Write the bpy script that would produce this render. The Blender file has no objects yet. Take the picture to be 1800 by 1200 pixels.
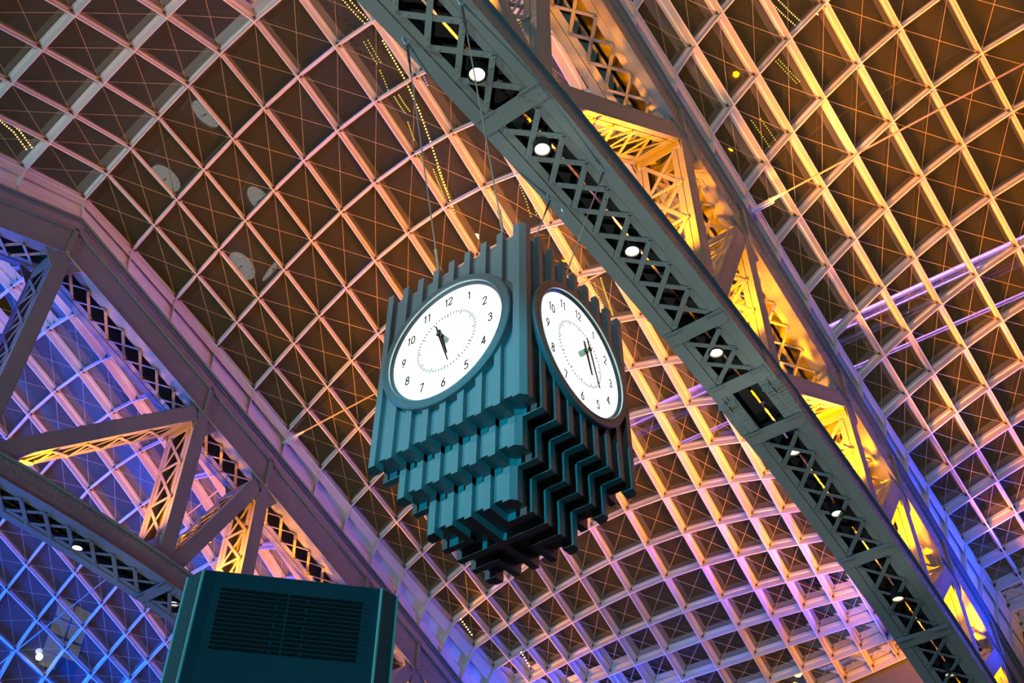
import bpy, math, random
from mathutils import Vector, Matrix
random.seed(7)
C = bpy.context.scene.collection
SC = bpy.context.scene
V = Vector

# ------------------------------------------------------------------ camera
F_PX = 1865.72
yaw, pitch, roll = 0.649163, 0.775016, 0.004578
CAM = V((-6.3138, -4.8823, 1.6))
fw = V((math.cos(pitch)*math.cos(yaw), math.cos(pitch)*math.sin(yaw), math.sin(pitch)))
r0 = V((math.sin(yaw), -math.cos(yaw), 0)); u0 = r0.cross(fw)
rr = math.cos(roll)*r0 + math.sin(roll)*u0
uu = -math.sin(roll)*r0 + math.cos(roll)*u0
cd = bpy.data.cameras.new('camera'); cam = bpy.data.objects.new('camera', cd); C.objects.link(cam)
cd.sensor_width = 36; cd.lens = 36*F_PX/1800; cd.clip_end = 400
cam.matrix_world = Matrix(((rr.x, uu.x, -fw.x, CAM.x), (rr.y, uu.y, -fw.y, CAM.y), (rr.z, uu.z, -fw.z, CAM.z), (0, 0, 0, 1)))
SC.camera = cam

# ------------------------------------------------------------------ world, exposure
w = bpy.data.worlds.new('night'); SC.world = w; w.use_nodes = True
w.node_tree.nodes['Background'].inputs[0].default_value = (0.052, 0.032, 0.007, 1)
w.node_tree.nodes['Background'].inputs[1].default_value = 0.42
SC.view_settings.view_transform = 'Standard'; SC.view_settings.look = 'None'
SC.view_settings.exposure = 0.0; SC.view_settings.gamma = 1.0; SC.view_settings.use_curve_mapping = False

# ------------------------------------------------------------------ lights
def area(name, loc, target, sx, sy, power, col, spread=math.pi):
    l = bpy.data.lights.new(name, 'AREA'); l.shape = 'RECTANGLE'; l.size = sx; l.size_y = sy
    l.energy = power; l.color = col; l.spread = spread
    o = bpy.data.objects.new(name, l); C.objects.link(o); o.location = loc
    o.rotation_euler = (V(target)-V(loc)).to_track_quat('-Z', 'Y').to_euler(); return o

CY = 13.3            # distance between the roof trusses
def zt(x): a = abs(x-.2); return 19.9-.36*a-.0025*a*a          # underside of the upper chord
def zb(x): return 13.9-.0115*(x-.4)**2                          # underside of the lower chord

def lamp(name, loc, target, power, col, angle=150, r=.12):
    l = bpy.data.lights.new(name, 'SPOT'); l.energy = power; l.color = col; l.spot_size = math.radians(angle); l.spot_blend = .6; l.shadow_soft_size = r
    o = bpy.data.objects.new(name, l); C.objects.link(o); o.location = loc
    o.rotation_euler = (V(target)-V(loc)).to_track_quat('-Z', 'Y').to_euler(); return o
# cyan flood level with the clock and pale floods low behind the camera
lamp('cyan_flood', (-8.5, -1.9, 6.95), (0, 0, 6.75), 3500, (.004, .50, .70), 34, .08)
lamp('pale_flood', (-9, 0, 10.5), (0, 0, 9.0), 700, (.80, .85, .85), 30, .08)
lamp('pale_cyan_flood', (-18, 8.5, 6.5), (4, 5, 20), 8000, (.40, .80, .90), 110, .08)
lamp('pale_cyan_flood', (-15, -9, 8), (7, -5, 17), 5500, (.42, .80, .92), 60, .08)
# neutral fill lamps added in mid-air to light the undersides of the trusses
for x_, e_ in ((-3.2, 950), (3.4, 900), (8.5, 480), (13.5, 120)):
    lamp('truss_fill', (x_, -.2, 5.2), (x_+.6, 0, 14), e_, (.95, 1, .88), 54, .06)
for x_ in (1.5, 6.5): lamp('truss_fill', (x_, CY-2.5, 5.5), (x_, CY, 14), 420, (1, .92, .66), 46, .06)
for y_ in (1.5, 3.5, 5.5, 7.5, 9.5, 11.5, -2, -4, -6): lamp('amber_uplight', (19.15, y_, 12.75), (19.7, y_, 14.6), 60, (1, .36, .02), 110)
lamp('kiosk_fill', (-8.5, -8.5, 3.0), (-3.3, -1.3, 4.0), 650, (.03, .62, .80), 26, .05)  # added lamp to brighten the cabinet front, no such fixture known
# blue floods high on the end wall
lamp('blue_flood', (19.2, 9, 12.2), (12, 9, 19), 2200, (.02, .08, 1), 110, .06)
lamp('blue_flood', (19.2, 1.3, 11.8), (10, 4.2, 19), 3900, (.01, .05, 1), 78, .06)
lamp('blue_flood', (-8, 21, 10), (4, 18, 20), 8000, (.0, .05, 1), 110, .06)
lamp('azure_flood', (-5, 25.5, 10), (5, 22, 18.5), 4200, (.0, .26, 1), 120, .06)
lamp('blue_flood', (4, 25.5, 11), (6, 20, 19), 5000, (.0, .06, 1), 120, .06)
lamp('blue_flood', (18.9, -2.6, 11.8), (12.5, -.5, 16), 3600, (.0, .04, 1), 70, .06)
lamp('blue_flood', (19.0, -6, 13), (13, -3, 17), 1300, (.02, .10, 1), 130, .06)
# blue wash of the left end wall and the vault above it
for x_ in (-6, -1, 4, 9, 14): lamp('blue_wall_wash', (x_, 24.6, 12.5), (x_, 26.4, 15.5), 900, (.004, .12, 1), 160, .06)
for x_ in (-2, 4, 10): lamp('blue_flood', (x_, 25.6, 14.6), (x_+1, 18, 20), 1500, (.004, .08, 1), 130, .06)
# peach up-lights clamped outside the lower chords, washing the vaults
for yy in (-CY, 0, CY):
    for s_ in (-1, 1):
        for xx, e_ in ((-5.0, 130), (-.8, 180), (3.4, 250), (7.6, 260), (11.8, 120)):
            if abs(yy+s_) < CY+1.5: lamp('peach_uplight', (xx, yy+s_*.75, zb(xx)+.6), (xx+.5, yy+s_*4.2, zb(xx)+10), e_*(.25 if yy+s_ > CY else .70 if yy > -1 else .45), (1, .45, .15) if yy+s_ < CY else (1, .38, .07), 84)
# amber up-lights sitting on the lower chords of the trusses
for yy in (-CY, 0, CY):
    for xx in (-5.6, -3.2, -1.0, 1.4, 3.6, 5.8, 8.0, 10.0, 12.0, 14.0, 16.0):
        lamp('amber_uplight', (xx, yy, zb(xx)+.7), (xx+.2, yy, 25), ((300 if xx < 0 else 2100) if xx < 5 else 3300)*(.6 if yy < 0 else 1 if yy < 1 else .5), (1, .27, .0), 140, .08)

# ------------------------------------------------------------------ materials
def mat(name, col, rough=.5, metal=0, noise=0, nscale=6, spec=.5, bump=0):
    m = bpy.data.materials.new(name); m.use_nodes = True; nt = m.node_tree; b = nt.nodes['Principled BSDF']
    b.inputs['Base Color'].default_value = (*col, 1); b.inputs['Roughness'].default_value = rough
    b.inputs['Metallic'].default_value = metal; b.inputs['Specular IOR Level'].default_value = spec
    if noise or bump:
        tc = nt.nodes.new('ShaderNodeTexCoord'); n = nt.nodes.new('ShaderNodeTexNoise'); n.inputs['Scale'].default_value = nscale
        n.inputs['Detail'].default_value = 4; nt.links.new(tc.outputs['Object'], n.inputs['Vector'])
        if noise:
            r = nt.nodes.new('ShaderNodeMapRange'); r.inputs[3].default_value = 1-noise; r.inputs[4].default_value = 1+noise
            mx = nt.nodes.new('ShaderNodeVectorMath'); mx.operation = 'SCALE'; mx.inputs[0].default_value = col
            nt.links.new(n.outputs['Fac'], r.inputs[0]); nt.links.new(r.outputs[0], mx.inputs['Scale']); nt.links.new(mx.outputs[0], b.inputs['Base Color'])
        if bump:
            bp = nt.nodes.new('ShaderNodeBump'); bp.inputs['Strength'].default_value = bump; bp.inputs['Distance'].default_value = .01
            nt.links.new(n.outputs['Fac'], bp.inputs['Height']); nt.links.new(bp.outputs[0], b.inputs['Normal'])
    return m
def emis(name, col, s):
    m = bpy.data.materials.new(name); m.use_nodes = True; b = m.node_tree.nodes['Principled BSDF']
    b.inputs['Base Color'].default_value = (*[min(1, c)*.12 for c in col], 1); b.inputs['Roughness'].default_value = .6
    b.inputs['Emission Color'].default_value = (*col, 1); b.inputs['Emission Strength'].default_value = s; return m
M_STEEL = mat('painted_truss_steel', (.205, .225, .205), .5, 0, .10, 2.5, .4, .12)
M_RIB = mat('white_painted_rib', (.70, .68, .68), .34, 0, .03, 3)
M_FASC = mat('fascia_paint', (.26, .26, .27), .45, 0, .05, 2)
M_GUT = mat('pale_painted_panel', (.80, .80, .84), .42, 0, .04, 1.5)
M_ROD = mat('stainless_rod', (.50, .36, .24), .5, .2)
M_WIRE = mat('galvanised_wire', (.45, .47, .47), .35, .6)
M_DARK = mat('dark_recess', (.012, .013, .014), .8)
M_CLIP = mat('dark_clip', (.10, .10, .10), .4, .6)
M_CLOCK = mat('clock_case_paint', (.205, .235, .250), .42, .15, .08, 5, .5)
M_BEZEL = mat('clock_bezel_paint', (.16, .185, .20), .35, .2)
M_TRIM = mat('bright_trim', (.55, .68, .68), .25, .6)
M_BLACK = mat('black_enamel', (.01, .01, .01), .35)
M_TICK = mat('grey_print', (.13, .15, .145), .6)
M_DIAL = emis('backlit_opal_dial', (.93, 1.0, .95), 1.25)
M_HUB = mat('hub_brass', (.25, .35, .27), .3, .5)
M_LAMP = emis('lamp_lens', (1, .80, .52), 5)
M_LAMPD = emis('lamp_lens_dim', (1, .80, .52), 1.6)
M_GLINT = emis('amber_glint', (1, .60, .16), 3)
M_GLINTY = emis('yellow_glint', (.75, .66, .05), 1.4)
M_GLINTB = emis('blue_glint', (.1, .2, 1), 3)
M_KIOSK = mat('teal_powder_coat', (.012, .105, .155), .42, .0)
M_KEDGE = mat('satin_edge_trim', (.45, .95, .95), .5, .0)
M_WALL = mat('wall_plaster', (.16, .15, .14), .8, 0, .1, 1)
M_WALLW = mat('wall_plaster_pale', (.5, .5, .5), .8, 0, .1, 1)
M_FLOOR = mat('floor_terrazzo', (.10, .09, .08), .6, 0, .12, 8)
M_PIPE = mat('rooftop_steel', (.55, .45, .62), .4, .2)
g = bpy.data.materials.new('night_glass'); g.use_nodes = True; nt = g.node_tree; nt.nodes.clear()
o_ = nt.nodes.new('ShaderNodeOutputMaterial'); tr = nt.nodes.new('ShaderNodeBsdfTransparent'); gl = nt.nodes.new('ShaderNodeBsdfGlossy')
df = nt.nodes.new('ShaderNodeBsdfDiffuse'); m1 = nt.nodes.new('ShaderNodeMixShader'); m2 = nt.nodes.new('ShaderNodeMixShader'); fr = nt.nodes.new('ShaderNodeFresnel')
tr.inputs[0].default_value = (.86, .86, .80, 1); gl.inputs['Roughness'].default_value = .012; gl.inputs[0].default_value = (1, 1, 1, 1)
df.inputs[0].default_value = (.42, .38, .33, 1); m1.inputs[0].default_value = .09; fr.inputs[0].default_value = 1.6
mm = nt.nodes.new('ShaderNodeMath'); mm.operation = 'MULTIPLY'; mm.inputs[1].default_value = 2.3
nt.links.new(tr.outputs[0], m1.inputs[1]); nt.links.new(df.outputs[0], m1.inputs[2]); nt.links.new(fr.outputs[0], mm.inputs[0])
nt.links.new(mm.outputs[0], m2.inputs[0]); nt.links.new(m1.outputs[0], m2.inputs[1]); nt.links.new(gl.outputs[0], m2.inputs[2]); nt.links.new(m2.outputs[0], o_.inputs[0])
M_GLASS = g
g3 = g.copy(); g3.name = 'blue_cast_night_glass'; M_GLASS3 = g3  # far-left vault copy, blue reflected light mixed into its haze colour
for nd_ in g3.node_tree.nodes:
    if nd_.type == 'MIX_SHADER' and not nd_.inputs[0].is_linked: nd_.inputs[0].default_value = .16
    if nd_.type == 'BSDF_DIFFUSE': nd_.inputs[0].default_value = (.30, .36, .42, 1)

# ------------------------------------------------------------------ mesh helpers
class MB:
    def __init__(s): s.v = []; s.f = []
    def add(s, vs, fs):
        b = len(s.v); s.v += [tuple(v) for v in vs]; s.f += [tuple(b+i for i in f) for f in fs]
    def box(s, a, b):
        x0, y0, z0 = a; x1, y1, z1 = b
        s.add([(x0,y0,z0),(x1,y0,z0),(x1,y1,z0),(x0,y1,z0),(x0,y0,z1),(x1,y0,z1),(x1,y1,z1),(x0,y1,z1)],
              [(0,3,2,1),(4,5,6,7),(0,1,5,4),(1,2,6,5),(2,3,7,6),(3,0,4,7)])
    def obox(s, c, X, Y, Z):        # centre and three half-extent vectors
        c = V(c); X = V(X); Y = V(Y); Z = V(Z)
        s.add([c-X-Y-Z, c+X-Y-Z, c+X+Y-Z, c-X+Y-Z, c-X-Y+Z, c+X-Y+Z, c+X+Y+Z, c-X+Y+Z],
              [(0,3,2,1),(4,5,6,7),(0,1,5,4),(1,2,6,5),(2,3,7,6),(3,0,4,7)])
    def bar(s, p, q, side, wd, th): # flat bar p->q, width wd along side, thickness th
        p = V(p); q = V(q); d = q-p; L = d.length
        if L < 1e-6: return
        d /= L; sd = (V(side)-V(side).dot(d)*d).normalized(); n = d.cross(sd)
        s.obox((p+q)/2, d*L/2, sd*wd/2, n*th/2)
    def tube(s, p, q, r, n=6, r2=None):
        p = V(p); q = V(q); d = (q-p); L = d.length
        if L < 1e-6: return
        d /= L; a = d.orthogonal().normalized(); b = d.cross(a); r2 = r if r2 is None else r2
        vs = [p+(a*math.cos(t)+b*math.sin(t))*r for t in [2*math.pi*k/n for k in range(n)]]+[q+(a*math.cos(t)+b*math.sin(t))*r2 for t in [2*math.pi*k/n for k in range(n)]]
        s.add(vs, [(k, (k+1)%n, n+(k+1)%n, n+k) for k in range(n)]+[tuple(range(n))[::-1], tuple(range(n, 2*n))])
    def dome(s, c, nrm, r, n=6):    # rivet head
        c = V(c); nrm = V(nrm).normalized(); a = nrm.orthogonal().normalized(); b = nrm.cross(a)
        vs = [c+(a*math.cos(2*math.pi*k/n)+b*math.sin(2*math.pi*k/n))*r for k in range(n)]
        vs += [c+nrm*r*.6+(a*math.cos(2*math.pi*k/n)+b*math.sin(2*math.pi*k/n))*r*.62 for k in range(n)]
        s.add(vs, [(k, (k+1)%n, n+(k+1)%n, n+k) for k in range(n)]+[tuple(range(n, 2*n))])
    def ball(s, c, r, n=8):
        c = V(c); vs = [c+V((0, 0, r))]; m = n//2
        for i in range(1, m):
            ph = math.pi*i/m
            vs += [c+V((r*math.sin(ph)*math.cos(2*math.pi*k/n), r*math.sin(ph)*math.sin(2*math.pi*k/n), r*math.cos(ph))) for k in range(n)]
        vs.append(c-V((0, 0, r))); fs = [(0, 1+k, 1+(k+1)%n) for k in range(n)]
        for i in range(m-2):
            fs += [(1+i*n+k, 1+(i+1)*n+k, 1+(i+1)*n+(k+1)%n, 1+i*n+(k+1)%n) for k in range(n)]
        e = len(vs)-1; fs += [(e, 1+(m-2)*n+(k+1)%n, 1+(m-2)*n+k) for k in range(n)]; s.add(vs, fs)
    def prism(s, pts, off):         # closed polygon extruded by vector
        n = len(pts); off = V(off); a = [V(p) for p in pts]
        s.add(a+[p+off for p in a], [tuple(range(n))[::-1], tuple(range(n, 2*n))]+[(k, (k+1)%n, n+(k+1)%n, n+k) for k in range(n)])
    def sweep(s, pts, frames, sec):
        n = len(sec); b = len(s.v)
        for p, (S, N) in zip(pts, frames):
            for a, c in sec: s.v.append(tuple(p+S*a+N*c))
        for i in range(len(pts)-1):
            for k in range(n): s.f.append((b+i*n+k, b+i*n+(k+1)%n, b+(i+1)*n+(k+1)%n, b+(i+1)*n+k))
        s.f.append(tuple(b+k for k in range(n))[::-1]); s.f.append(tuple(b+(len(pts)-1)*n+k for k in range(n)))
    def build(s, name, m, parent=None, smooth=False, bevel=0):
        me = bpy.data.meshes.new(name); me.from_pydata(s.v, [], s.f); me.update()
        if smooth: me.polygons.foreach_set('use_smooth', [True]*len(me.polygons))
        me.materials.append(m); o = bpy.data.objects.new(name, me); C.objects.link(o)
        import bmesh
        bm = bmesh.new(); bm.from_mesh(me); bmesh.ops.recalc_face_normals(bm, faces=bm.faces); bm.to_mesh(me); bm.free()
        if parent: o.parent = parent
        if bevel:
            md = o.modifiers.new('bevel', 'BEVEL'); md.width = bevel; md.segments = 1; md.limit_method = 'ANGLE'
        return o
def tag(o, label=None, cat=None, group=None, kind=None):
    if label: o['label'] = label
    if cat: o['category'] = cat
    if group: o['group'] = group
    if kind: o['kind'] = kind
    return o
def empty(name, loc=(0, 0, 0)):
    o = bpy.data.objects.new(name, None); C.objects.link(o); o.location = loc; return o
def part(mb, name, m, parent, label=None, **k):    # parts are modelled in world space and then hung on their thing
    o = mb.build(name, m, None, **k); o.parent = parent
    q = parent; off = V((0, 0, 0))
    while q is not None: off += q.location; q = q.parent
    o.location = -off
    if label: o['label'] = label
    return o

# ------------------------------------------------------------------ the glazed vaults
XI = [.1959, 1.714, 3.1955, 4.6277, 5.9793, 7.2691, 8.5088, 9.6925, 10.805, 11.8549, 12.8545, 13.8088, 14.7255, 15.5725, 16.4355, 17.2149, 17.9744, 18.6866, 19.36]
DJ = [0, 1.261, 2.3847, 3.3817, 4.3029, 5.143, 5.8318, 6.4884]
YC0, T0, C0, C1, C2, C3, A0, B0, S1, S2 = 6.6366, -.0078, 25.1511, -.2756, -.2679, .0624, .0854, -.0335, .1122, -.3686
I0, I1 = -6, 18
def Xof(i): return XI[i] if i >= 0 else 2*XI[0]-XI[-i]
FAR = {4: (-.2, -.15), 3: (-.35, -.35), 2: (-.43, -.52), 1: (-.43, -.72), 0: (-.40, -1.15), -1: (.0, -2.1), -2: (.38, -3.3)}
def node(i, j, v):
    """lower edge of the rib lattice where cross rib i meets long rib j of vault v"""
    x = Xof(abs(i)); jj = max(j, 0); dd = (1 if jj <= 7 else -1)*DJ[abs(7-jj)]
    y = YC0+dd*(1+T0*x)
    z = C0+C1*x+C2*x*x/10+C3*x**3/100-(A0*dd**2+B0*dd**4/100)*(1+S1*x/10+S2*x*x/100)
    X = Xof(i)
    if v == 2:      # the right-hand vault is slightly flatter at its low end
        y = -6.898+dd*(1-.00266*x)
        z = 25.176-.2752*x-.28686*x*x/10+.0765*x**3/100-(.09213*dd**2-.00819*dd**4/100)*(1-.28565*x/10-.10875*x*x/100)
        return V((X+(.1 if i > 0 else 0), min(y, -.60) if j < 7 else y, z))
    if v == 3:
        if j in FAR and i >= -6:
            k = 1 if i < 9 else max(0., 1-(i-8)*.25); a, b = FAR[j]
            if j < 0: k = 1
            # far eave of the last vault drops lower than its neighbours
            s_ = 1.0-.08*max(0, abs(i)-5)
            y -= 0; y += a*-1*-1*k if True else 0; z += b*k*s_
        y += 13.3
    return V((X, y, z))
def frameN(i, j, v, J0, J1):
    a = node(min(i+1, I1), j, v)-node(max(i-1, I0), j, v); b = node(i, min(j+1, J1), v)-node(i, max(j-1, J0), v)
    n = a.cross(b)
    if n.z < 0: n = -n
    return n.normalized()
DEP = .34
SEC = [(-.014, 0), (.014, 0), (.014, .02), (.016, .205), (.045, .225), (.05, .26), (.05, .33), (-.05, .33), (-.05, .26), (-.045, .225), (-.016, .205), (-.014, .02)]
TILT = {(0, 3): (.1575, .5305, .8329), (0, 2): (.1718, .5995, .7817), (1, 3): (.2624, .5457, .7958), (2, 2): (.2950, .5990, .7445)}
def build_vault(v, n):
    J0, J1 = (-2 if v == 3 else 0), 14
    W = empty('window_%d' % n, node(0, 7, v)); tag(W, kind='structure')
    P = {}; NN = {}
    for i in range(I0, I1+1):
        for j in range(J0, J1+1): P[i, j] = node(i, j, v)
    for i in range(I0, I1+1):
        for j in range(J0, J1+1): NN[i, j] = frameN(i, j, v, J0, J1)
    for i in range(I0, I1+1):
        pts = [P[i, j] for j in range(J0, J1+1)]; fr_ = []
        for k, j in enumerate(range(J0, J1+1)):
            T = (pts[min(k+1, len(pts)-1)]-pts[max(k-1, 0)]).normalized(); fr_.append((T.cross(NN[i, j]).normalized(), NN[i, j]))
        m = MB(); m.sweep(pts, fr_, SEC); part(m, 'cross_rib', M_RIB, W)
    for j in range(J0, J1+1):
        pts = [P[i, j] for i in range(I0, I1+1)]; fr_ = []
        for k, i in enumerate(range(I0, I1+1)):
            T = (pts[min(k+1, len(pts)-1)]-pts[max(k-1, 0)]).normalized(); fr_.append((T.cross(NN[i, j]).normalized(), NN[i, j]))
        m = MB(); m.sweep(pts, fr_, SEC); part(m, 'long_rib', M_RIB, W)
    m = MB()
    for i in range(I0, I1):
        for j in range(J0, J1):
            q = [P[a]+NN[a]*.345 for a in ((i, j), (i+1, j), (i+1, j+1), (i, j+1))]
            if v == 1 and (i, j) in TILT:      # a few panes tilted so the clock's reflection falls in them
                nn = V(TILT[i, j]); c = (q[0]+q[1]+q[2]+q[3])/4; N_ = NN[i, j]
                q = [p_-N_*((p_-c).dot(nn)/N_.dot(nn)) for p_ in q]
            m.add(q, [(0, 1, 2, 3)])
    part(m, 'glass_pane', M_GLASS3 if v == 3 else M_GLASS, W)
    m = MB(); mc = MB()
    for i in range(I0, I1):
        for j in range(J0, J1):
            q = [P[a]+NN[a]*.20 for a in ((i, j), (i+1, j), (i+1, j+1), (i, j+1))]
            for a, b in ((0, 2), (1, 3)):
                d = (q[b]-q[a]).normalized(); m.tube(q[a]+d*.03, q[b]-d*.03, .0058, 4)
                for e, s_ in ((q[a], 1), (q[b], -1)):
                    m.tube(e+d*s_*.04, e+d*s_*.15, .016, 4); mc.obox(e+d*s_*.055, d*.03, d.cross(NN[i, j])*.022, NN[i, j]*.03)
    part(m, 'bracing_rods', M_ROD, W); part(mc, 'rod_clips', M_CLIP, W)
    return P, NN, W

def gutter(P, NN, W, j, ysurf, sgn):
    """sloping panels and diaphragms between the outer long rib and the truss chord; sgn = direction towards the truss"""
    tips = {}
    for i in range(I0, I1+1):
        p = P[i, j]; tips[i] = V((p.x if i == 0 else p.x-.02, ysurf, zt(p.x)+1.22))
    pan = MB(); top = MB(); sill = MB()
    def pt_(i, f, h): return P[i, j]*(1-f)+tips[i]*f+NN[i, j]*h
    for i in range(I0, I1):
        for mb_, rows_ in ((top, ((.03, .03), (.34, .05), (.34, .20))), (pan, ((.34, .20), (.80, .20))), (sill, ((.80, .20), (.80, .10), (1.0, .06)))):
            for (f0, h0), (f1, h1) in zip(rows_[:-1], rows_[1:]):
                mb_.add([pt_(i, f0, h0), pt_(i+1, f0, h0), pt_(i+1, f1, h1), pt_(i, f1, h1)], [(0, 1, 2, 3)])
    part(pan, 'gutter_panel', M_GUT, W); part(top, 'gutter_flange', M_RIB, W); part(sill, 'gutter_sill', M_GUT, W)
    for i in range(I0, I1+1):
        m = MB(); a = P[i, j]; d = tips[i]; n = NN[i, j]
        m.prism([a-n*.02-V((.014, 0, 0)), a+n*.30-V((.014, 0, 0)), d+n*.22-V((.014, 0, 0)), d-n*.01-V((.014, 0, 0))], (.028, 0, 0))
        pass
        part(m, 'diaphragm', M_RIB, W)
    return tips
YL = CY-.5
P1, N1, W1 = build_vault(1, 1)
P2, N2, W2 = build_vault(2, 2)
P3, N3, W3 = build_vault(3, 3)
T1L = gutter(P1, N1, W1, 0, CY-.5, 1); T1R = gutter(P1, N1, W1, 14, .5, -1)
T2R = gutter(P2, N2, W2, 0, -.5, 1); T3R = gutter(P3, N3, W3, 14, CY+.5, -1)

# ------------------------------------------------------------------ roof trusses
NODES = [-17.5, -14.7, -12.5, -10.33, -6.54, -4.35, .2, 4.75, 6.94, 10.73, 12.9, 15.1, 17.3, 19.4]
def chord_pts(f, x0, x1, st=.5):
    n = max(1, int(round((x1-x0)/st))); return [V((x0+(x1-x0)*k/n, 0, f(x0+(x1-x0)*k/n))) for k in range(n+1)]
def strip(m, f, x0, x1, ya, yb, za, zb_, st=.5):
    """plate following the chord, rectangular section (ya..yb) x (za..zb)"""
    pts = chord_pts(f, x0, x1, st); b = len(m.v)
    for p in pts: m.v += [(p.x, ya, p.z+za), (p.x, yb, p.z+za), (p.x, yb, p.z+zb_), (p.x, ya, p.z+zb_)]
    for i in range(len(pts)-1):
        for k in range(4): m.f.append((b+i*4+k, b+i*4+(k+1)%4, b+i*4+4+(k+1)%4, b+i*4+4+k))
    m.f.append((b+3, b+2, b+1, b)); e = b+(len(pts)-1)*4; m.f.append((e, e+1, e+2, e+3))
def shift(m, dy): m.v = [(a, b+dy, c) for a, b, c in m.v]; return m
def lace(m, f, xa, xb, dz, yh=.3, pitch=.59, wd=.085, th=.014, bolts=True, up=-1):
    n = max(1, int(round((xb-xa)/pitch))); xs = [xa+(xb-xa)*k/n for k in range(n+1)]; out = []
    def z(x): return f(x)+dz
    for k in range(n):
        a = V((xs[k], yh, z(xs[k]))); b = V((xs[k+1], -yh, z(xs[k+1]))); c = V((xs[k], -yh, z(xs[k]))); d = V((xs[k+1], yh, z(xs[k+1])))
        out.append((a, b, 0)); out.append((c, d, 1))
    res = []
    for a, b, lv in out:
        q = MB(); o = V((0, 0, up*.016*lv)); q.bar(a+o, b+o, (1, 0, 0), wd, th)
        dd = (b-a).normalized()
        if bolts:
            for e, s_ in ((a, 1), (b, -1)):
                q.dome(e+dd*s_*.035+o+V((0, 0, up*.01)), (0, 0, up), .024, 6); q.dome(e+dd*s_*.16+o+V((0, 0, up*.01)), (0, 0, up), .02, 6)
        res.append(q)
    return res
def member(p0, p1, dy, parent, name, dep=.34, lacep=.95, plates=.55):
    """built-up post or diagonal: two channels joined by lacing, in the truss plane (x,z)"""
    p0 = V(p0); p1 = V(p1); t = (p1-p0); L = t.length; t /= L; y = V((0, 1, 0)); n = t.cross(y)
    if n.x > 0 or (abs(n.x) < 1e-6 and n.z > 0): n = -n       # n points to the -x face
    O = V((0, dy, 0)); p0 = p0+O; p1 = p1+O; mid = (p0+p1)/2; m = MB()
    for s in (-1, 1):
        m.obox(mid+y*s*.485, t*L/2, y*.012, n*(dep/2-.012))
        for f_ in (-1, 1):
            m.obox(mid+y*s*.44+n*f_*(dep/2), t*L/2, y*.055, n*.010)
            m.obox(mid+y*s*.315+n*f_*(dep/2-.002), t*L/2, y*.055, n*.010)
            m.obox(mid+y*s*.38+n*f_*(dep/2-.03), t*L/2, y*.02, n*.006)
        k = int(L/.17)
        for q in range(k):
            c = p0+t*(q+.5)*L/k
            for f_ in (-1, 1):
                m.dome(c+y*s*.497+n*f_*(dep/2-.05), y*s, .014, 5)
    for f_ in (1, -1):
        for e, s in ((p0, 1), (p1, -1)):
            m.obox(e+t*s*plates/2+n*f_*(dep/2+.014), t*plates/2, y*.46, n*.006)
            for yy in (-.42, -.33, .33, .42):
                for q in range(6): m.dome(e+t*s*(.06+q*plates/6.3)+y*yy+n*f_*(dep/2+.02), n*f_, .015, 5)
    o = part(m, name, M_STEEL, parent)
    a0 = plates+.02; a1 = L-plates-.02; k = max(1, int(round((a1-a0)/lacep)))
    def lb(p, q, wd, nn, o_):
        lm = MB(); lm.bar(p+nn*o_, q+nn*o_, t, wd, .012); e = (q-p).normalized()
        lm.dome(p+e*.03+nn*(o_+.006), nn, .02, 6); lm.dome(q-e*.03+nn*(o_+.006), nn, .02, 6); part(lm, 'lacing_bar', M_STEEL, o)
    for f_ in (1, -1):
        for q in range(k):
            u = p0+t*(a0+(a1-a0)*q/k); v_ = p0+t*(a0+(a1-a0)*(q+1)/k); N_ = n*f_*(dep/2+.018)
            nn = n*f_
            lb(u+y*.34+N_, v_-y*.34+N_, .075, nn, 0); lb(u-y*.34+N_, v_+y*.34+N_, .075, nn, .013)
            if q: lb(u+y*.4+N_, u-y*.4+N_, .07, nn, .026)
    return o
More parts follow.
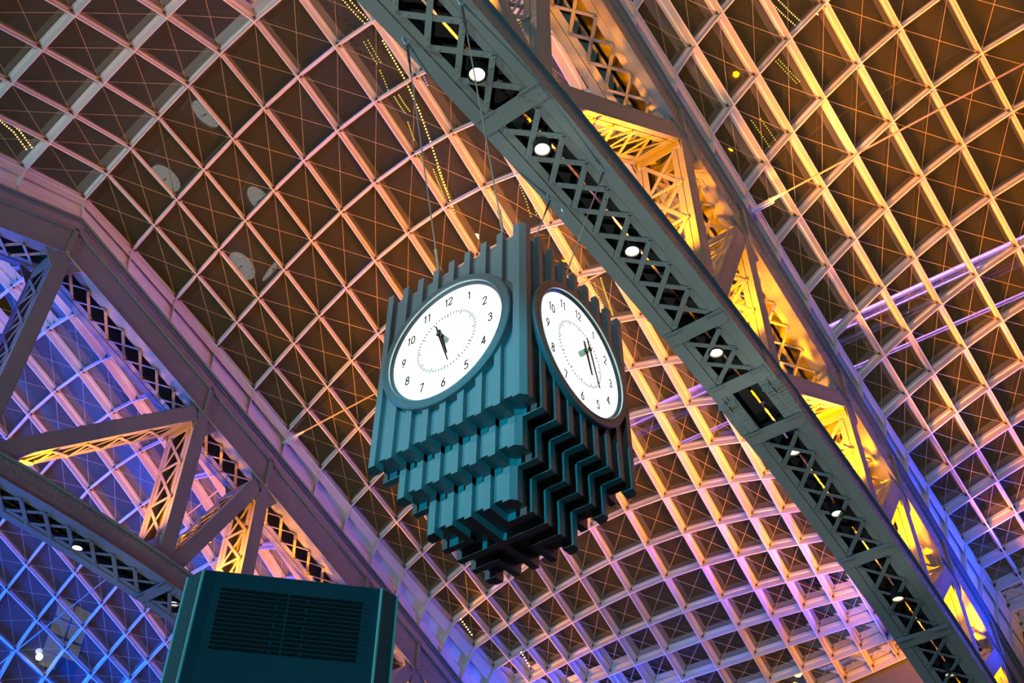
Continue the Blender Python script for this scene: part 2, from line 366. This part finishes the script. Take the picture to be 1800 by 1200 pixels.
def build_truss(dy, label, xa=-7.5, xb=19.6):
    T = tag(empty('roof_truss', (0, dy, zb(0))), label, 'roof truss')
    # lower chord
    m = MB()
    for s in (-1, 1):
        strip(m, zb, xa, xb, s*.5, s*.478, .0, .50)
        strip(m, zb, xa, xb, s*.56, s*.36, -.012, .008); strip(m, zb, xa, xb, s*.352, s*.235, .004, .022)
        strip(m, zb, xa, xb, s*.56, s*.36, .49, .51)
        x = xa+.05
        while x < xb:
            for zz in (.07, .25, .42): m.dome((x, s*.502, zb(x)+zz), (0, s, 0), .021, 5)
            if int(x*7) % 2: m.dome((x, s*.55, zb(x)-.012), (0, 0, -1), .014, 5)
            x += .145
    lc = part(shift(m, dy), 'lower_chord', M_STEEL, T)
    tray = MB(); strip(tray, zb, xa, xb, -.46, -.03, .30, .32); strip(tray, zb, xa, xb, .06, .46, .30, .32)
    strip(tray, zb, xa, xb, -.03, .06, .42, .44)
    part(shift(tray, dy), 'cover_plate', M_DARK, lc, 'black plates closing the inside of the chord')
    BT = [-7.2, -5.6, -4.6, .1, 5.0, 6.4, 7.62, 11.1, 13.4, 15.5, 17.6, 19.4]
    for b in BT:
        q = MB(); q.obox((b, dy, zb(b)-.022), V((.135, 0, (zb(b+.1)-zb(b-.1))/.2*.135)), (0, .52, 0), (0, 0, .008))
        q.bar((b-.15, dy+.52, zb(b)-.04), (b-.15, dy+.2, zb(b)-.04), (1, 0, 0), .02, .02); q.bar((b-.15, dy-.52, zb(b)-.04), (b-.15, dy-.2, zb(b)-.04), (1, 0, 0), .02, .02)
        for yy in (-.49, -.43, -.26, .26, .43, .49):
            for xx in (-.1, 0, .1): q.dome((b+xx, dy+yy, zb(b+xx)-.03), (0, 0, -1), .017, 6)
        part(q, 'batten_plate', M_STEEL, lc)
    for a, b in zip(BT[:-1], BT[1:]):
        if (a, b) in ((6.4, 7.62), (-5.6, -4.6)):
            for s in (-1, 1):
                q = MB()
                for zc, yy in ((-.03, s*.50), (-.03, s*.32)):
                    q.obox(((a+b)/2+.08, dy+yy, zb((a+b)/2)+zc+.01), V(((b-a)/2-.24, 0, (zb(b)-zb(a))/2*.8)), (0, .075, 0), (0, 0, .008))
                q.obox(((a+b)/2, dy+s*.512, zb((a+b)/2)+.27), V(((b-a)/2-.02, 0, (zb(b)-zb(a))/2)), (0, .012, 0), (0, 0, .22))
                x = a+.27
                while x < b-.12:
                    for yy in (.55, .505, .46, .37, .32, .275): q.dome((x, dy+s*yy, zb(x)-.032), (0, 0, -1), .017, 6)
                    for zz in (.1, .18, .27, .36, .45): q.dome((x, dy+s*.525, zb(x)+zz), (0, s, 0), .017, 6)
                    x += .085
                q.obox((a+.27, dy+s*.41, zb(a+.27)-.06), (.012, 0, 0), (0, .16, 0), (0, 0, .05)); q.obox((a+.32, dy+s*.41, zb(a+.3)-.06), (.16, 0, 0), (0, .01, 0), (0, 0, .05))
                part(q, 'splice_plate', M_STEEL, lc)
            continue
        for q in lace(None, zb, a+.2, b-.2, -.022): part(shift(q, dy), 'lacing_bar', M_STEEL, lc)
    # upper chord
    m = MB(); fa = MB()
    for s in (-1, 1):
        for (a, b) in ((xa, .2), (.2, xb)):
            strip(m, zt, a, b, s*.5, s*.475, 0, .80, .9)
            strip(fa, zt, a, b, s*.497, s*.475, .80, 1.2, .9)
            strip(m, zt, a, b, s*.56, s*.5, .76, .80, .9); strip(m, zt, a, b, s*.515, s*.5, 0, .10, .9)
            strip(m, zt, a, b, s*.56, s*.5, 1.17, 1.21, .9); strip(m, zt, a, b, s*.53, s*.5, 1.08, 1.11, .9)
            strip(m, zt, a, b, s*.53, s*.36, -.012, .006, .9); strip(m, zt, a, b, s*.352, s*.215, .003, .02, .9)
            strip(m, zt, a, b, s*.49, s*.2, .78, .80, .9)
        x = xa+.05
        while x < xb:
            for zz in (.05, .70): m.dome((x, s*(.517 if zz < .2 else .502), zt(x)+zz), (0, s, 0), .021, 5)
            m.dome((x, s*.53, zt(x)+.76), (0, 0, -1), .022, 5)
            x += .13
    for (a, b) in ((xa, .2), (.2, xb)): strip(m, zt, a, b, -.5, .5, 1.18, 1.20, .9)
    for x in NODES:
        if xa < x < xb:
            for s in (-1, 1):
                m.obox((x, s*.53, zt(x)+.44), (.05, 0, 0), (0, .03, 0), (0, 0, .42))
                k = 0
                for cx in [q*.1-.75 for q in range(16)]:
                    for zz in (.16, .29, .42, .56):
                        if abs(cx) > .1: m.dome((x+cx+(.05 if k % 2 else 0), s*.502, zt(x+cx)+zz), (0, s, 0), .018, 5)
                        k += 1
    uc = part(shift(m, dy), 'upper_chord', M_STEEL, T); part(shift(fa, dy), 'fascia', M_FASC, uc)
    nd = [x for x in NODES if xa < x < xb]
    for a, b in zip([xa]+nd, nd+[xb]):
        if b-a < .8: continue
        for q in lace(None, zt, a+.3, b-.3, -.02, yh=.29, pitch=.55, wd=.07): part(shift(q, dy), 'lacing_bar', M_STEEL, uc)
    # gussets at the panel points
    for x in nd:
        for s in (-1, 1):
            q = MB(); y = dy+s*.468
            q.prism([(x-.5, y, zt(x-.5)+.02), (x-.19, y, zt(x)-.55), (x+.19, y, zt(x)-.55), (x+.5, y, zt(x+.5)+.02)], (0, .014, 0))
            for zz in range(5): q.dome((x-.11, y+s*.012, zt(x)-.5+zz*.1), (0, s, 0), .015, 5); q.dome((x+.11, y+s*.012, zt(x)-.5+zz*.1), (0, s, 0), .015, 5)
            for k in range(8): xx = x-.39+k*.11; q.dome((xx, y+s*.012, zt(xx)-.05), (0, s, 0), .014, 5)
            part(q, 'gusset_plate', M_STEEL, T)
        member((x, 0, zb(x)+.48), (x, 0, zt(x)+.05), dy, T, 'post')
    for a, b in zip(nd[:-1], nd[1:]):
        if b > .21: lo, hi = a, b
        else: lo, hi = b, a
        s = 1 if hi > lo else -1
        member((lo+s*.25, 0, zb(lo)+.42), (hi-s*.22, 0, zt(hi)-.08), dy, T, 'diagonal')
    return T
build_truss(0, 'dark green-grey riveted steel roof truss crossing right of the hanging clock')
build_truss(CY, 'brownish riveted steel roof truss at left, behind the teal cabinet')

# ------------------------------------------------------------------ downlights inside the lower chords
def downlight(x, dy, label, bright, z):
    z -= .03
    T = tag(empty('downlight', (x, dy, z)), label, 'spotlight', 'round downlights inside the lower chords of the trusses')
    m = MB(); n = 20
    for a, b, za, zc in ((.115, .115, .0, .22),):
        ring = [(math.cos(2*math.pi*k/n), math.sin(2*math.pi*k/n)) for k in range(n)]
        vs = [(x+c*.13, dy+s*.13, z) for c, s in ring]+[(x+c*.105, dy+s*.105, z) for c, s in ring]+[(x+c*.10, dy+s*.10, z+.05) for c, s in ring]+[(x+c*.13, dy+s*.13, z+.24) for c, s in ring]
        fs = []
        for k in range(n):
            l = (k+1) % n
            fs += [(k, l, n+l, n+k), (n+k, n+l, 2*n+l, 2*n+k), (k, 3*n+k, 3*n+l, l)]
        fs.append(tuple(3*n+k for k in range(n))); m.add(vs, fs)
    part(m, 'housing', M_BLACK, T)
    m = MB(); m.add([(x+c*.102, dy+s*.102, z+.03) for c, s in ring], [tuple(range(n))]); part(m, 'lens', M_LAMP if bright else M_LAMPD, T, 'glowing warm white lens')
NM = ['topmost', 'second', 'third', 'fourth', 'fifth', 'sixth', 'seventh', 'lowest']
for k, (x, br, z_) in enumerate([(-.66, 1, 13.79), (.79, 1, 13.765), (3.1, 1, 13.763), (5.62, 1, 13.58), (8.28, 1, 13.233), (9.86, 1, 12.822), (12.23, 0, 12.21), (14.48, 0, 11.6)]):
    downlight(x, 0, 'round downlight in the truss right of the clock, %s of eight' % (NM[k] if k in (0, 7) else NM[k]+' from the top'), br, z_)
downlight(3.02, CY, 'left of the two round downlights in the truss at lower left', 1, 13.72)
downlight(5.56, CY, 'round downlight in the lower left truss, right beside the teal cabinet', 1, 13.64)

# ------------------------------------------------------------------ hanging clock
PI_ = .207; HW = 8.84*PI_/2; ZB = 7.576; HT = 2.283
CL = tag(empty('hanging_clock', (0, 0, ZB)), 'large dark teal four-sided clock with ribbed stepped case and white dials', 'clock')
def tier(K, inset, z0, z1, dg, hb, top):
    W = (8.84-2*inset)*PI_; o = -W/2; m = MB(); p = PI_; r = .36*p; cc = .24*p
    m.box((o+dg, o+dg, z0+hb), (-o-dg, -o-dg, z1-(hb if top else 0)))
    pos = [(0, .6*p)]+[((1.24+k)*p, (1.6+k)*p) for k in range(K-1)]+[(W-.6*p, W)]
    for k, (a, b) in enumerate(pos[1:-1], 1):
        mk = min(k, K-k); e = pos[mk][1]
        for s in ((0,) if 2*k == K else (0, 1)):
            u0_, u1_ = (0, e) if s == 0 else (W-e, W)
            if 2*k == K: u0_, u1_ = 0, W
            m.box((o+u0_, o+a, z0), (o+u1_, o+b, z0+hb)); m.box((o+a, o+u0_, z0+.0015), (o+b, o+u1_, z0+hb-.0015))
        for s in (0, 1):
            v0_, v1_ = (0, dg+.01) if s == 0 else (W-dg-.01, W)
            m.box((o+v0_, o+a, z0+hb), (o+v1_, o+b, z1)); m.box((o+a, o+v0_, z0+hb), (o+b, o+v1_, z1))
    for sx in (0, 1):
        for sy in (0, 1):
            q = [(cc, 0), (.6*p, 0), (.6*p, .6*p), (0, .6*p), (0, cc)]
            q = [((W-a) if sx else a, (W-b) if sy else b) for a, b in q]
            m.prism([(o+a, o+b, z0) for a, b in q], (0, 0, z1-z0))
    return m
part(tier(8, 0, ZB, ZB+HT, .26*PI_, .08, True), 'case', M_CLOCK, CL, 'ribbed main case', bevel=0)
part(tier(6, 1, 7.256, ZB+.08, .26*PI_, .08, False), 'tier', M_CLOCK, CL, 'upper stepped tier under the case', bevel=0)
part(tier(4, 2, 6.901, 7.256+.08, .26*PI_, .08, False), 'tier', M_CLOCK, CL, 'lowest stepped tier', bevel=0)
NUM = {  # pen strokes in a 1 x 1.5 box
 '1': [[(.25, 1.25), (.55, 1.5), (.55, 0)]], '2': [[(.08, 1.15), (.2, 1.42), (.5, 1.5), (.82, 1.4), (.92, 1.1), (.8, .8), (.05, 0), (.95, 0)]],
 '3': [[(.1, 1.25), (.25, 1.45), (.5, 1.5), (.8, 1.38), (.85, 1.1), (.7, .88), (.45, .82), (.75, .75), (.92, .5), (.85, .18), (.5, 0), (.2, .06), (.06, .28)]],
 '4': [[(.72, 0), (.72, 1.5), (.05, .42), (.98, .42)]], '5': [[(.85, 1.5), (.25, 1.5), (.15, .85), (.5, .95), (.82, .82), (.92, .48), (.8, .15), (.45, 0), (.08, .15)]],
 '6': [[(.7, 1.5), (.25, .9), (.08, .45), (.2, .12), (.5, 0), (.8, .12), (.92, .45), (.8, .76), (.5, .88), (.2, .74)]],
 '7': [[(.05, 1.5), (.95, 1.5), (.35, 0)]], '9': [[(.3, 0), (.75, .6), (.92, 1.05), (.8, 1.38), (.5, 1.5), (.2, 1.38), (.08, 1.05), (.2, .74), (.5, .62), (.8, .76)]],
 '8': [[(.5, .82), (.2, .95), (.14, 1.2), (.26, 1.43), (.5, 1.5), (.74, 1.43), (.86, 1.2), (.8, .95), (.5, .82), (.16, .68), (.06, .38), (.2, .08), (.5, 0), (.8, .08), (.94, .38), (.84, .68), (.5, .82)]],
 '0': [[(.5, 0), (.2, .12), (.08, .45), (.08, 1.05), (.2, 1.38), (.5, 1.5), (.8, 1.38), (.92, 1.05), (.92, .45), (.8, .12), (.5, 0)]]}
RD = .667; DC = ZB+1.13
def dial(ang):
    """dial facing outwards; local axes: e1 right, e3 up, en outwards"""
    en = V((math.cos(ang), math.sin(ang), 0)); e1 = V((-en.y, en.x, 0)); e3 = V((0, 0, 1)); c0 = en*HW+V((0, 0, DC))
    def pt(a, b, h): return c0+e1*a+e3*b+en*h
    n = 72; cs = [(math.cos(2*math.pi*k/n), math.sin(2*math.pi*k/n)) for k in range(n)]
    m = MB(); m.add([pt(RD*1.005*c, RD*1.005*s, .004) for c, s in cs], [tuple(range(n))])
    D = part(m, 'dial', M_DIAL, CL, 'glowing white dial reading about half past five')
    m = MB(); prof = [(.785, -.12), (.785, .032), (.775, .042), (.715, .042), (.705, .036), (.690, .018), (.682, .018), (.668, .004)]
    vs = [pt(r*c, r*s, h) for r, h in prof for c, s in cs]; fs = []
    for a in range(len(prof)-1):
        for k in range(n): l = (k+1) % n; fs.append((a*n+k, a*n+l, (a+1)*n+l, (a+1)*n+k))
    m.add(vs, fs); part(m, 'bezel', M_BEZEL, D, 'dark round bezel')
    m = MB(); prof = [(.704, .0355), (.7035, .046), (.697, .046), (.695, .030)]
    vs = [pt(r*c, r*s, h) for r, h in prof for c, s in cs]; fs = []
    for a in range(3):
        for k in range(n): l = (k+1) % n; fs.append((a*n+k, a*n+l, (a+1)*n+l, (a+1)*n+k))
    m.add(vs, fs); part(m, 'bezel_rim', M_TRIM, D, 'bright thin inner rim')
    hh = .098; sc = hh/1.5
    for num in range(1, 13):
        m = MB()
        th = math.radians(90-30*num); cx, cy = .535*math.cos(th), .535*math.sin(th); s_ = str(num); w_ = .78*sc*len(s_)
        for q, ch in enumerate(s_):
            ox = cx-w_/2+q*.78*sc*1.0
            for st in NUM[ch]:
                P_ = [(ox+a*sc*.72+.0, cy-hh/2+b*sc) for a, b in st]
                for a, b in zip(P_[:-1], P_[1:]):
                    d = V((b[0]-a[0], b[1]-a[1])); d.normalize(); e = d*.003
                    m.bar(pt(a[0]-e.x, a[1]-e.y, .007), pt(b[0]+e.x, b[1]+e.y, .007), en.cross(e1*d.x+e3*d.y), .0112, .003)
        part(m, 'numeral', M_BLACK, D, 'thin black numeral %d' % num)
    m = MB()
    for k in range(60):
        th = math.radians(6*k); d = e1*math.cos(th)+e3*math.sin(th); r0_, r1_ = (.315, .365) if k % 5 == 0 else (.338, .365)
        a = pt(0, 0, .006)
        m.bar(a+d*r0_, a+d*r1_, en.cross(d), .0095, .002)
    part(m, 'minute_ring', M_TICK, D, 'grey ring of minute ticks')
    def hand(name, deg, L, tail, wb, wt, h):
        th = math.radians(90-deg); d = e1*math.cos(th)+e3*math.sin(th); s = en.cross(d); a = pt(0, 0, h); m = MB()
        m.prism([a-d*tail-s*wt, a-s*wb, a+d*L-s*wt, a+d*L+s*wt, a+s*wb, a-d*tail+s*wt], en*.008); m.tube(a-en*.002, a+en*.012, .026, 14)
        part(m, name, M_BLACK, D, 'slender black '+name.replace('_', ' '))
    hand('hour_hand', 163.5, .27, .11, .017, .010, .075); hand('minute_hand', 162, .43, .13, .011, .005, .115)
    m = MB(); m.tube(pt(0, 0, -.01), pt(0, 0, .07), .034, 16, .03); m.tube(pt(0, 0, .07), pt(0, 0, .13), .015, 10); part(m, 'hub', M_HUB, D, 'greenish cylindrical hub')
for a in (math.pi, -math.pi/2, 0, math.pi/2): dial(a)
# suspension cables
for (x, y, xa, lab) in ((-1.54, .45, -.49, 'steel suspension cable at the left, running to the clock from upper left'), (-1.54, -.45, -.52, 'steel suspension cable behind the clock corner, hung from the top edge of the photo'),
                        (1.62, .45, .33, 'short steel suspension cable right of the clock corner, with a loop of wire'), (1.66, -.45, .24, 'steel suspension cable nearest the right dial, gleaming yellow')):
    z1 = zb(x)-.05; p = V((x, y, z1)); q = V((xa, y, ZB+HT-.075)); T = tag(empty('suspension_cable', p), lab, 'cable')
    d = (q-p).normalized(); m = MB(); m.tube(p+d*.1, q, .009, 6); part(m, 'wire', M_WIRE, T)
    m = MB(); m.tube(p+d*.06, p+d*.35, .017, 8); m.tube(p+d*.35, p+d*.55, .012, 8); part(m, 'socket', M_CLIP, T)
    m = MB(); m.tube(q-d*.75, q-d*.35, .016, 8); m.tube(q-d*.35, q-d*.05, .02, 8); m.tube(q-d*.8, q-d*.75, .022, 8); part(m, 'turnbuckle', M_ROD, T)
    m = MB(); n = 12
    loop = [V((x-.03+.05*math.cos(t), y, z1+.03+.085*math.sin(t))) for t in [2*math.pi*k/n for k in range(n+1)]]
    for a, b in zip(loop[:-1], loop[1:]): m.tube(a, b, .013, 6)
    m.box((x-.09, y-.03, z1+.06), (x+.06, y+.03, z1+.10)); part(m, 'shackle', M_TRIM, T)
    if x > 1 and y > 0:
        m = MB(); pts = [p+V((.25*math.sin(t*2.2)*(1-t*.2)+t*.1, -.02, .05-.25*t+.3*math.sin(t*3)*.3)) for t in [k/10 for k in range(11)]]
        for a, b in zip(pts[:-1], pts[1:]): m.tube(a, b, .006, 5)
        part(m, 'safety_wire', M_TRIM, T)

# ------------------------------------------------------------------ tie rods across the vaults
def tierod(p, q, label):
    p = V(p); q = V(q); T = tag(empty('tie_rod', p), label, 'rod'); d = (q-p).normalized(); m = MB()
    m.tube(p+d*.7, q-d*.7, .02, 8); part(m, 'rod', M_ROD, T)
    for e, s in ((p, 1), (q, -1)):
        f = MB(); f.tube(e+d*s*.42, e+d*s*.72, .045, 10, .028); f.tube(e+d*s*.72, e+d*s*.78, .03, 8, .02)
        f.obox(e+d*s*.25, d*.26, V((0, 0, .055)), V((.012, 0, 0))); f.obox(e+d*s*.25+V((.06, 0, 0)), d*.22, V((0, 0, .05)), V((.012, 0, 0))); f.tube(e+d*s*.42+V((-.05, 0, 0)), e+d*s*.42+V((.1, 0, 0)), .025, 8)
        part(f, 'clevis', M_GUT, T)
X5 = XI[5]
tierod((X5, CY-.42, 19.0), (X5, .45, 18.95), 'thin steel tie rod passing behind the clock from the left gutter')
tierod((X5+.22, -.55, 18.72), (X5+.22, -12.9, 18.9), 'blue-grey tie rod spanning the glazed vault at upper right')
tierod((XI[10], CY+.5, 17.0), (XI[10], 25.6, 16.6), 'thin tie rod low in the glazed vault behind the left truss')
tierod((XI[5], CY+.5, 18.9), (XI[5], 25.8, 15.6), 'blue tie rod in the glazed vault at the lower left corner')

# ------------------------------------------------------------------ kiosk below
K4 = [V((-3.672, -.900, 0)), V((-3.673, -1.016, 0)), V((-3.030, -1.590, 0)), V((-2.930, -1.603, 0))]
ZK = 4.40
KT = tag(empty('kiosk', (-3.2, -1.1, 0)), 'tall dark teal metal cabinet with louvred vents, in front at bottom left', 'cabinet')
kd = (K4[2]-K4[1]).normalized(); kn = V((kd.y, -kd.x, 0))       # kn points to the camera side
if (CAM-K4[1]).dot(kn) < 0: kn = -kn
back = [K4[3]-kn*.12, K4[3]-kn*.30-kd*.08, K4[0]-kn*.30+kd*.08, K4[0]-kn*.12]
m = MB(); m.prism(K4+back, (0, 0, ZK)); part(m, 'housing', M_KIOSK, KT, bevel=.004)
for k, n_ in zip(K4, 'abcd'):
    m = MB(); m.tube(k+kn*.002, k+kn*.002+V((0, 0, ZK-.005)), .007, 8); part(m, 'edge_trim', M_KEDGE, KT)
fl = (K4[2]-K4[1]).length
def kp(a, z, h=.003): return K4[1]+kd*(a*fl)+kn*h+V((0, 0, z))
rows = 14
for r in range(rows):
    z = ZK-.098-r*.0232; m = MB()
    gaps = [(.115, .502), (.512, .90)] if r % 2 == 0 else [(.115, .415), (.425, .502), (.512, .59), (.60, .90)]
    gaps = [(.115, .485), (.495, .90)] if r % 2 == 0 else [(.115, .425), (.435, .485), (.495, .59), (.60, .90)]
    for a, b in gaps:
        m.obox((kp(a, z)+kp(b, z))/2, kd*fl*(b-a)/2, V((0, 0, .0062)), kn*.004)
    part(m, 'vent_slot', M_DARK, KT, 'dark horizontal vent slot')

# ------------------------------------------------------------------ hall shell
m = MB(); m.box((-22, -22, -.2), (21, 30, 0)); tag(m.build('floor', M_FLOOR), kind='structure')
m = MB(); m.box((19.75, -22, 0), (20.2, 30, 13.3)); 
for v_ in (1, 2, 3):
    for j in range(0, 14):
        a, b = node(I1, j, v_), node(I1, j+1, v_)
        m.prism([(19.6, a.y, 12.6), (19.6, b.y, 12.6), (19.6, b.y, b.z+.1), (19.6, a.y, a.z+.1)], (.3, 0, 0))
tag(m.build('wall_far', M_WALL), kind='structure')
m = MB(); m.box((19.55, -22, 12.2), (19.75, 30, 12.6)); m.box((19.6, -22, 11.1), (19.75, 30, 11.25)); tag(m.build('trim_1', M_GUT), kind='structure')
m = MB(); m.box((-22, 26.4, 0), (21, 26.9, 16.2)); tag(m.build('wall_left', M_WALLW), kind='structure')

# ------------------------------------------------------------------ things seen through the glass and stand-ins for its reflections
def ray(px, py, dist):
    d = (fw*F_PX+rr*(px-900)-uu*(py-600)).normalized(); return CAM+d*dist
for k, (z, x, r, lab) in enumerate(((25.2, 18.45, .17, 'upper thick violet pipe running outside above the glass vaults'), (25.0, 18.95, .10, 'middle violet pipe outside above the glass vaults'), (25.0, 20.3, .06, 'thin lowest violet pipe outside above the glass vaults'))):
    m = MB(); m.tube((x, -14, z), (x, 13.4, z), r, 12); m.tube((x+.0, -14, z-r*1.5), (x, 13.4, z-r*1.5), r*.4, 8)
    tag(m.build('rooftop_pipe', M_PIPE, smooth=True), lab, 'pipe', 'pipes on the roof outside')
area('violet_pipe_fill', (14, 0, 29), (18.6, 0, 25), 28, .4, 1500, (.62, .35, 1), 1.2)  # unseen lamp added to tint the pipes violet
def lights(path, n, label, mt, dist=33, r=.035, dbl=0):  # glowing balls on wires added outside to stand in for reflected hall lights
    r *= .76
    T = tag(empty('reflected_lights', ray(*path[0], dist)), label, 'reflected lights', 'strings of small bulbs standing in for reflections in the glass'); m = MB(); wm = MB(); seg = []
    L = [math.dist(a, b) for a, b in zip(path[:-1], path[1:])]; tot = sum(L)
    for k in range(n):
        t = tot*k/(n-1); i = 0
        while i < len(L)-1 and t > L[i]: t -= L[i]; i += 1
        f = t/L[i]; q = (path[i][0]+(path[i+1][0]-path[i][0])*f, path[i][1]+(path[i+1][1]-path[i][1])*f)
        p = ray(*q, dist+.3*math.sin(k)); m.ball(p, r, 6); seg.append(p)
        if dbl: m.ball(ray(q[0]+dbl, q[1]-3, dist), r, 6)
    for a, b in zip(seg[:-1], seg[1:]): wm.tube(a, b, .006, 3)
    part(m, 'glints', mt, T); part(wm, 'wire', M_BLACK, T)
lights([(673, 72), (712, 140), (737, 195), (757, 250), (777, 312), (799, 374)], 58, 'long bright amber string of reflected dots left of the clock cables, crossing behind them', M_GLINT, r=.042)
lights([(603, 0), (622, 22), (645, 45)], 12, 'amber string of reflected dots at the top edge, left of the truss', M_GLINT, dbl=9)
lights([(640, 74), (650, 92), (662, 112)], 9, 'short yellow string of reflected dots high above the clock, nearest the top edge', M_GLINTY, dbl=7)
lights([(668, 124), (676, 142), (682, 158)], 8, 'short yellow string of reflected dots above the clock, second from the top', M_GLINTY)
lights([(693, 170), (703, 186), (712, 198)], 9, 'small yellow string of reflected dots left of the cable, beside the bright string', M_GLINTY, dbl=8)
lights([(717, 215), (723, 232), (728, 246)], 9, 'small yellow string of reflected dots halfway down beside the bright string', M_GLINTY)
lights([(738, 272), (745, 288)], 5, 'tiny yellow string of reflected dots just right of the left cable', M_GLINTY)
lights([(762, 298), (770, 320), (780, 344)], 12, 'yellow string of reflected dots parallel to the lower end of the bright string', M_GLINTY, dbl=7)
lights([(729, 99), (740, 122), (751, 150)], 12, 'blue string of reflected dots against the truss edge', M_GLINTB)
lights([(913, 325), (924, 350), (933, 380)], 12, 'yellow string of reflected dots above the top corner of the clock', M_GLINTY, dbl=10)
lights([(1056, 489), (1064, 515), (1077, 553)], 18, 'yellow string of reflected dots just right of the right dial', M_GLINTY, r=.042)
lights([(1045, 497), (1050, 515), (1060, 535)], 9, 'dim yellow string of reflected dots between the right dial and the brighter string', M_GLINTY, r=.028)
lights([(1355, 4), (1375, 24), (1397, 44)], 14, 'amber string of reflected dots at the top edge right of centre', M_GLINT, r=.03, dbl=14)
lights([(1364, 108), (1380, 125), (1400, 146)], 12, 'yellow string of reflected dots in the right vault, upper one', M_GLINTY, r=.03, dbl=5)
lights([(1321, 212), (1336, 233), (1352, 257)], 12, 'yellow string of reflected dots in the right vault beside the truss', M_GLINTY, r=.03, dbl=16)
lights([(0, 212), (24, 232), (46, 262)], 14, 'amber string of reflected dots at the left edge of the photo', M_GLINT, r=.035, dbl=10)
lights([(810, 1088), (820, 1102), (829, 1115)], 7, 'short amber string of reflected dots low in the centre below the clock', M_GLINT, dist=27, r=.03)
lights([(916, 1146), (924, 1158), (930, 1170)], 6, 'short amber string of reflected dots near the bottom edge below the clock', M_GLINT, dist=27, r=.03)

# glowing window added beyond the left vault, standing in for a reflection
def quadobj(name, mt, parent, pts, dist, th):
    m = MB(); P_ = [ray(x, y, dist) for x, y in pts]; n = (P_[1]-P_[0]).cross(P_[3]-P_[0]).normalized()
    m.prism(P_, n*th); return part(m, name, mt, parent)
LW = tag(empty('window_reflection', ray(113, 1120, 38)), 'olive window reflection with dark cross bars in the glass, bottom left corner', 'window')
A_, B_, C_, D_ = V((107, 1050)), V((160, 1077)), V((127, 1188)), V((67, 1167))
def lerp2(u, v): p = (A_*(1-u)+B_*u)*(1-v)+(D_*(1-u)+C_*u)*v; return (p.x, p.y)
M_WIN = emis('reflected_room', (.10, .10, .055), 1.0); M_WINL = emis('reflected_lamp', (.9, .95, 1), 6)
for u0_, u1_ in ((0, .47), (.52, 1)):
    for v0_, v1_ in ((0, .26), (.28, .50), (.54, .78), (.79, 1)):
        if (u0_ > .5 and v1_ > .9): continue
        quadobj('window_pane', M_WIN, LW, [lerp2(u0_, v0_), lerp2(u1_, v0_), lerp2(u1_, v1_), lerp2(u0_, v1_)], 38, .03)
quadobj('frame', M_BLACK, LW, [lerp2(-.06, -.04), lerp2(1.06, -.04), lerp2(1.06, 1.04), lerp2(-.06, 1.04)], 38.3, .08)
m = MB(); m.ball(ray(69, 1154, 37.6), .11, 8); part(m, 'lamp', M_WINL, LW, 'small dazzling glare')
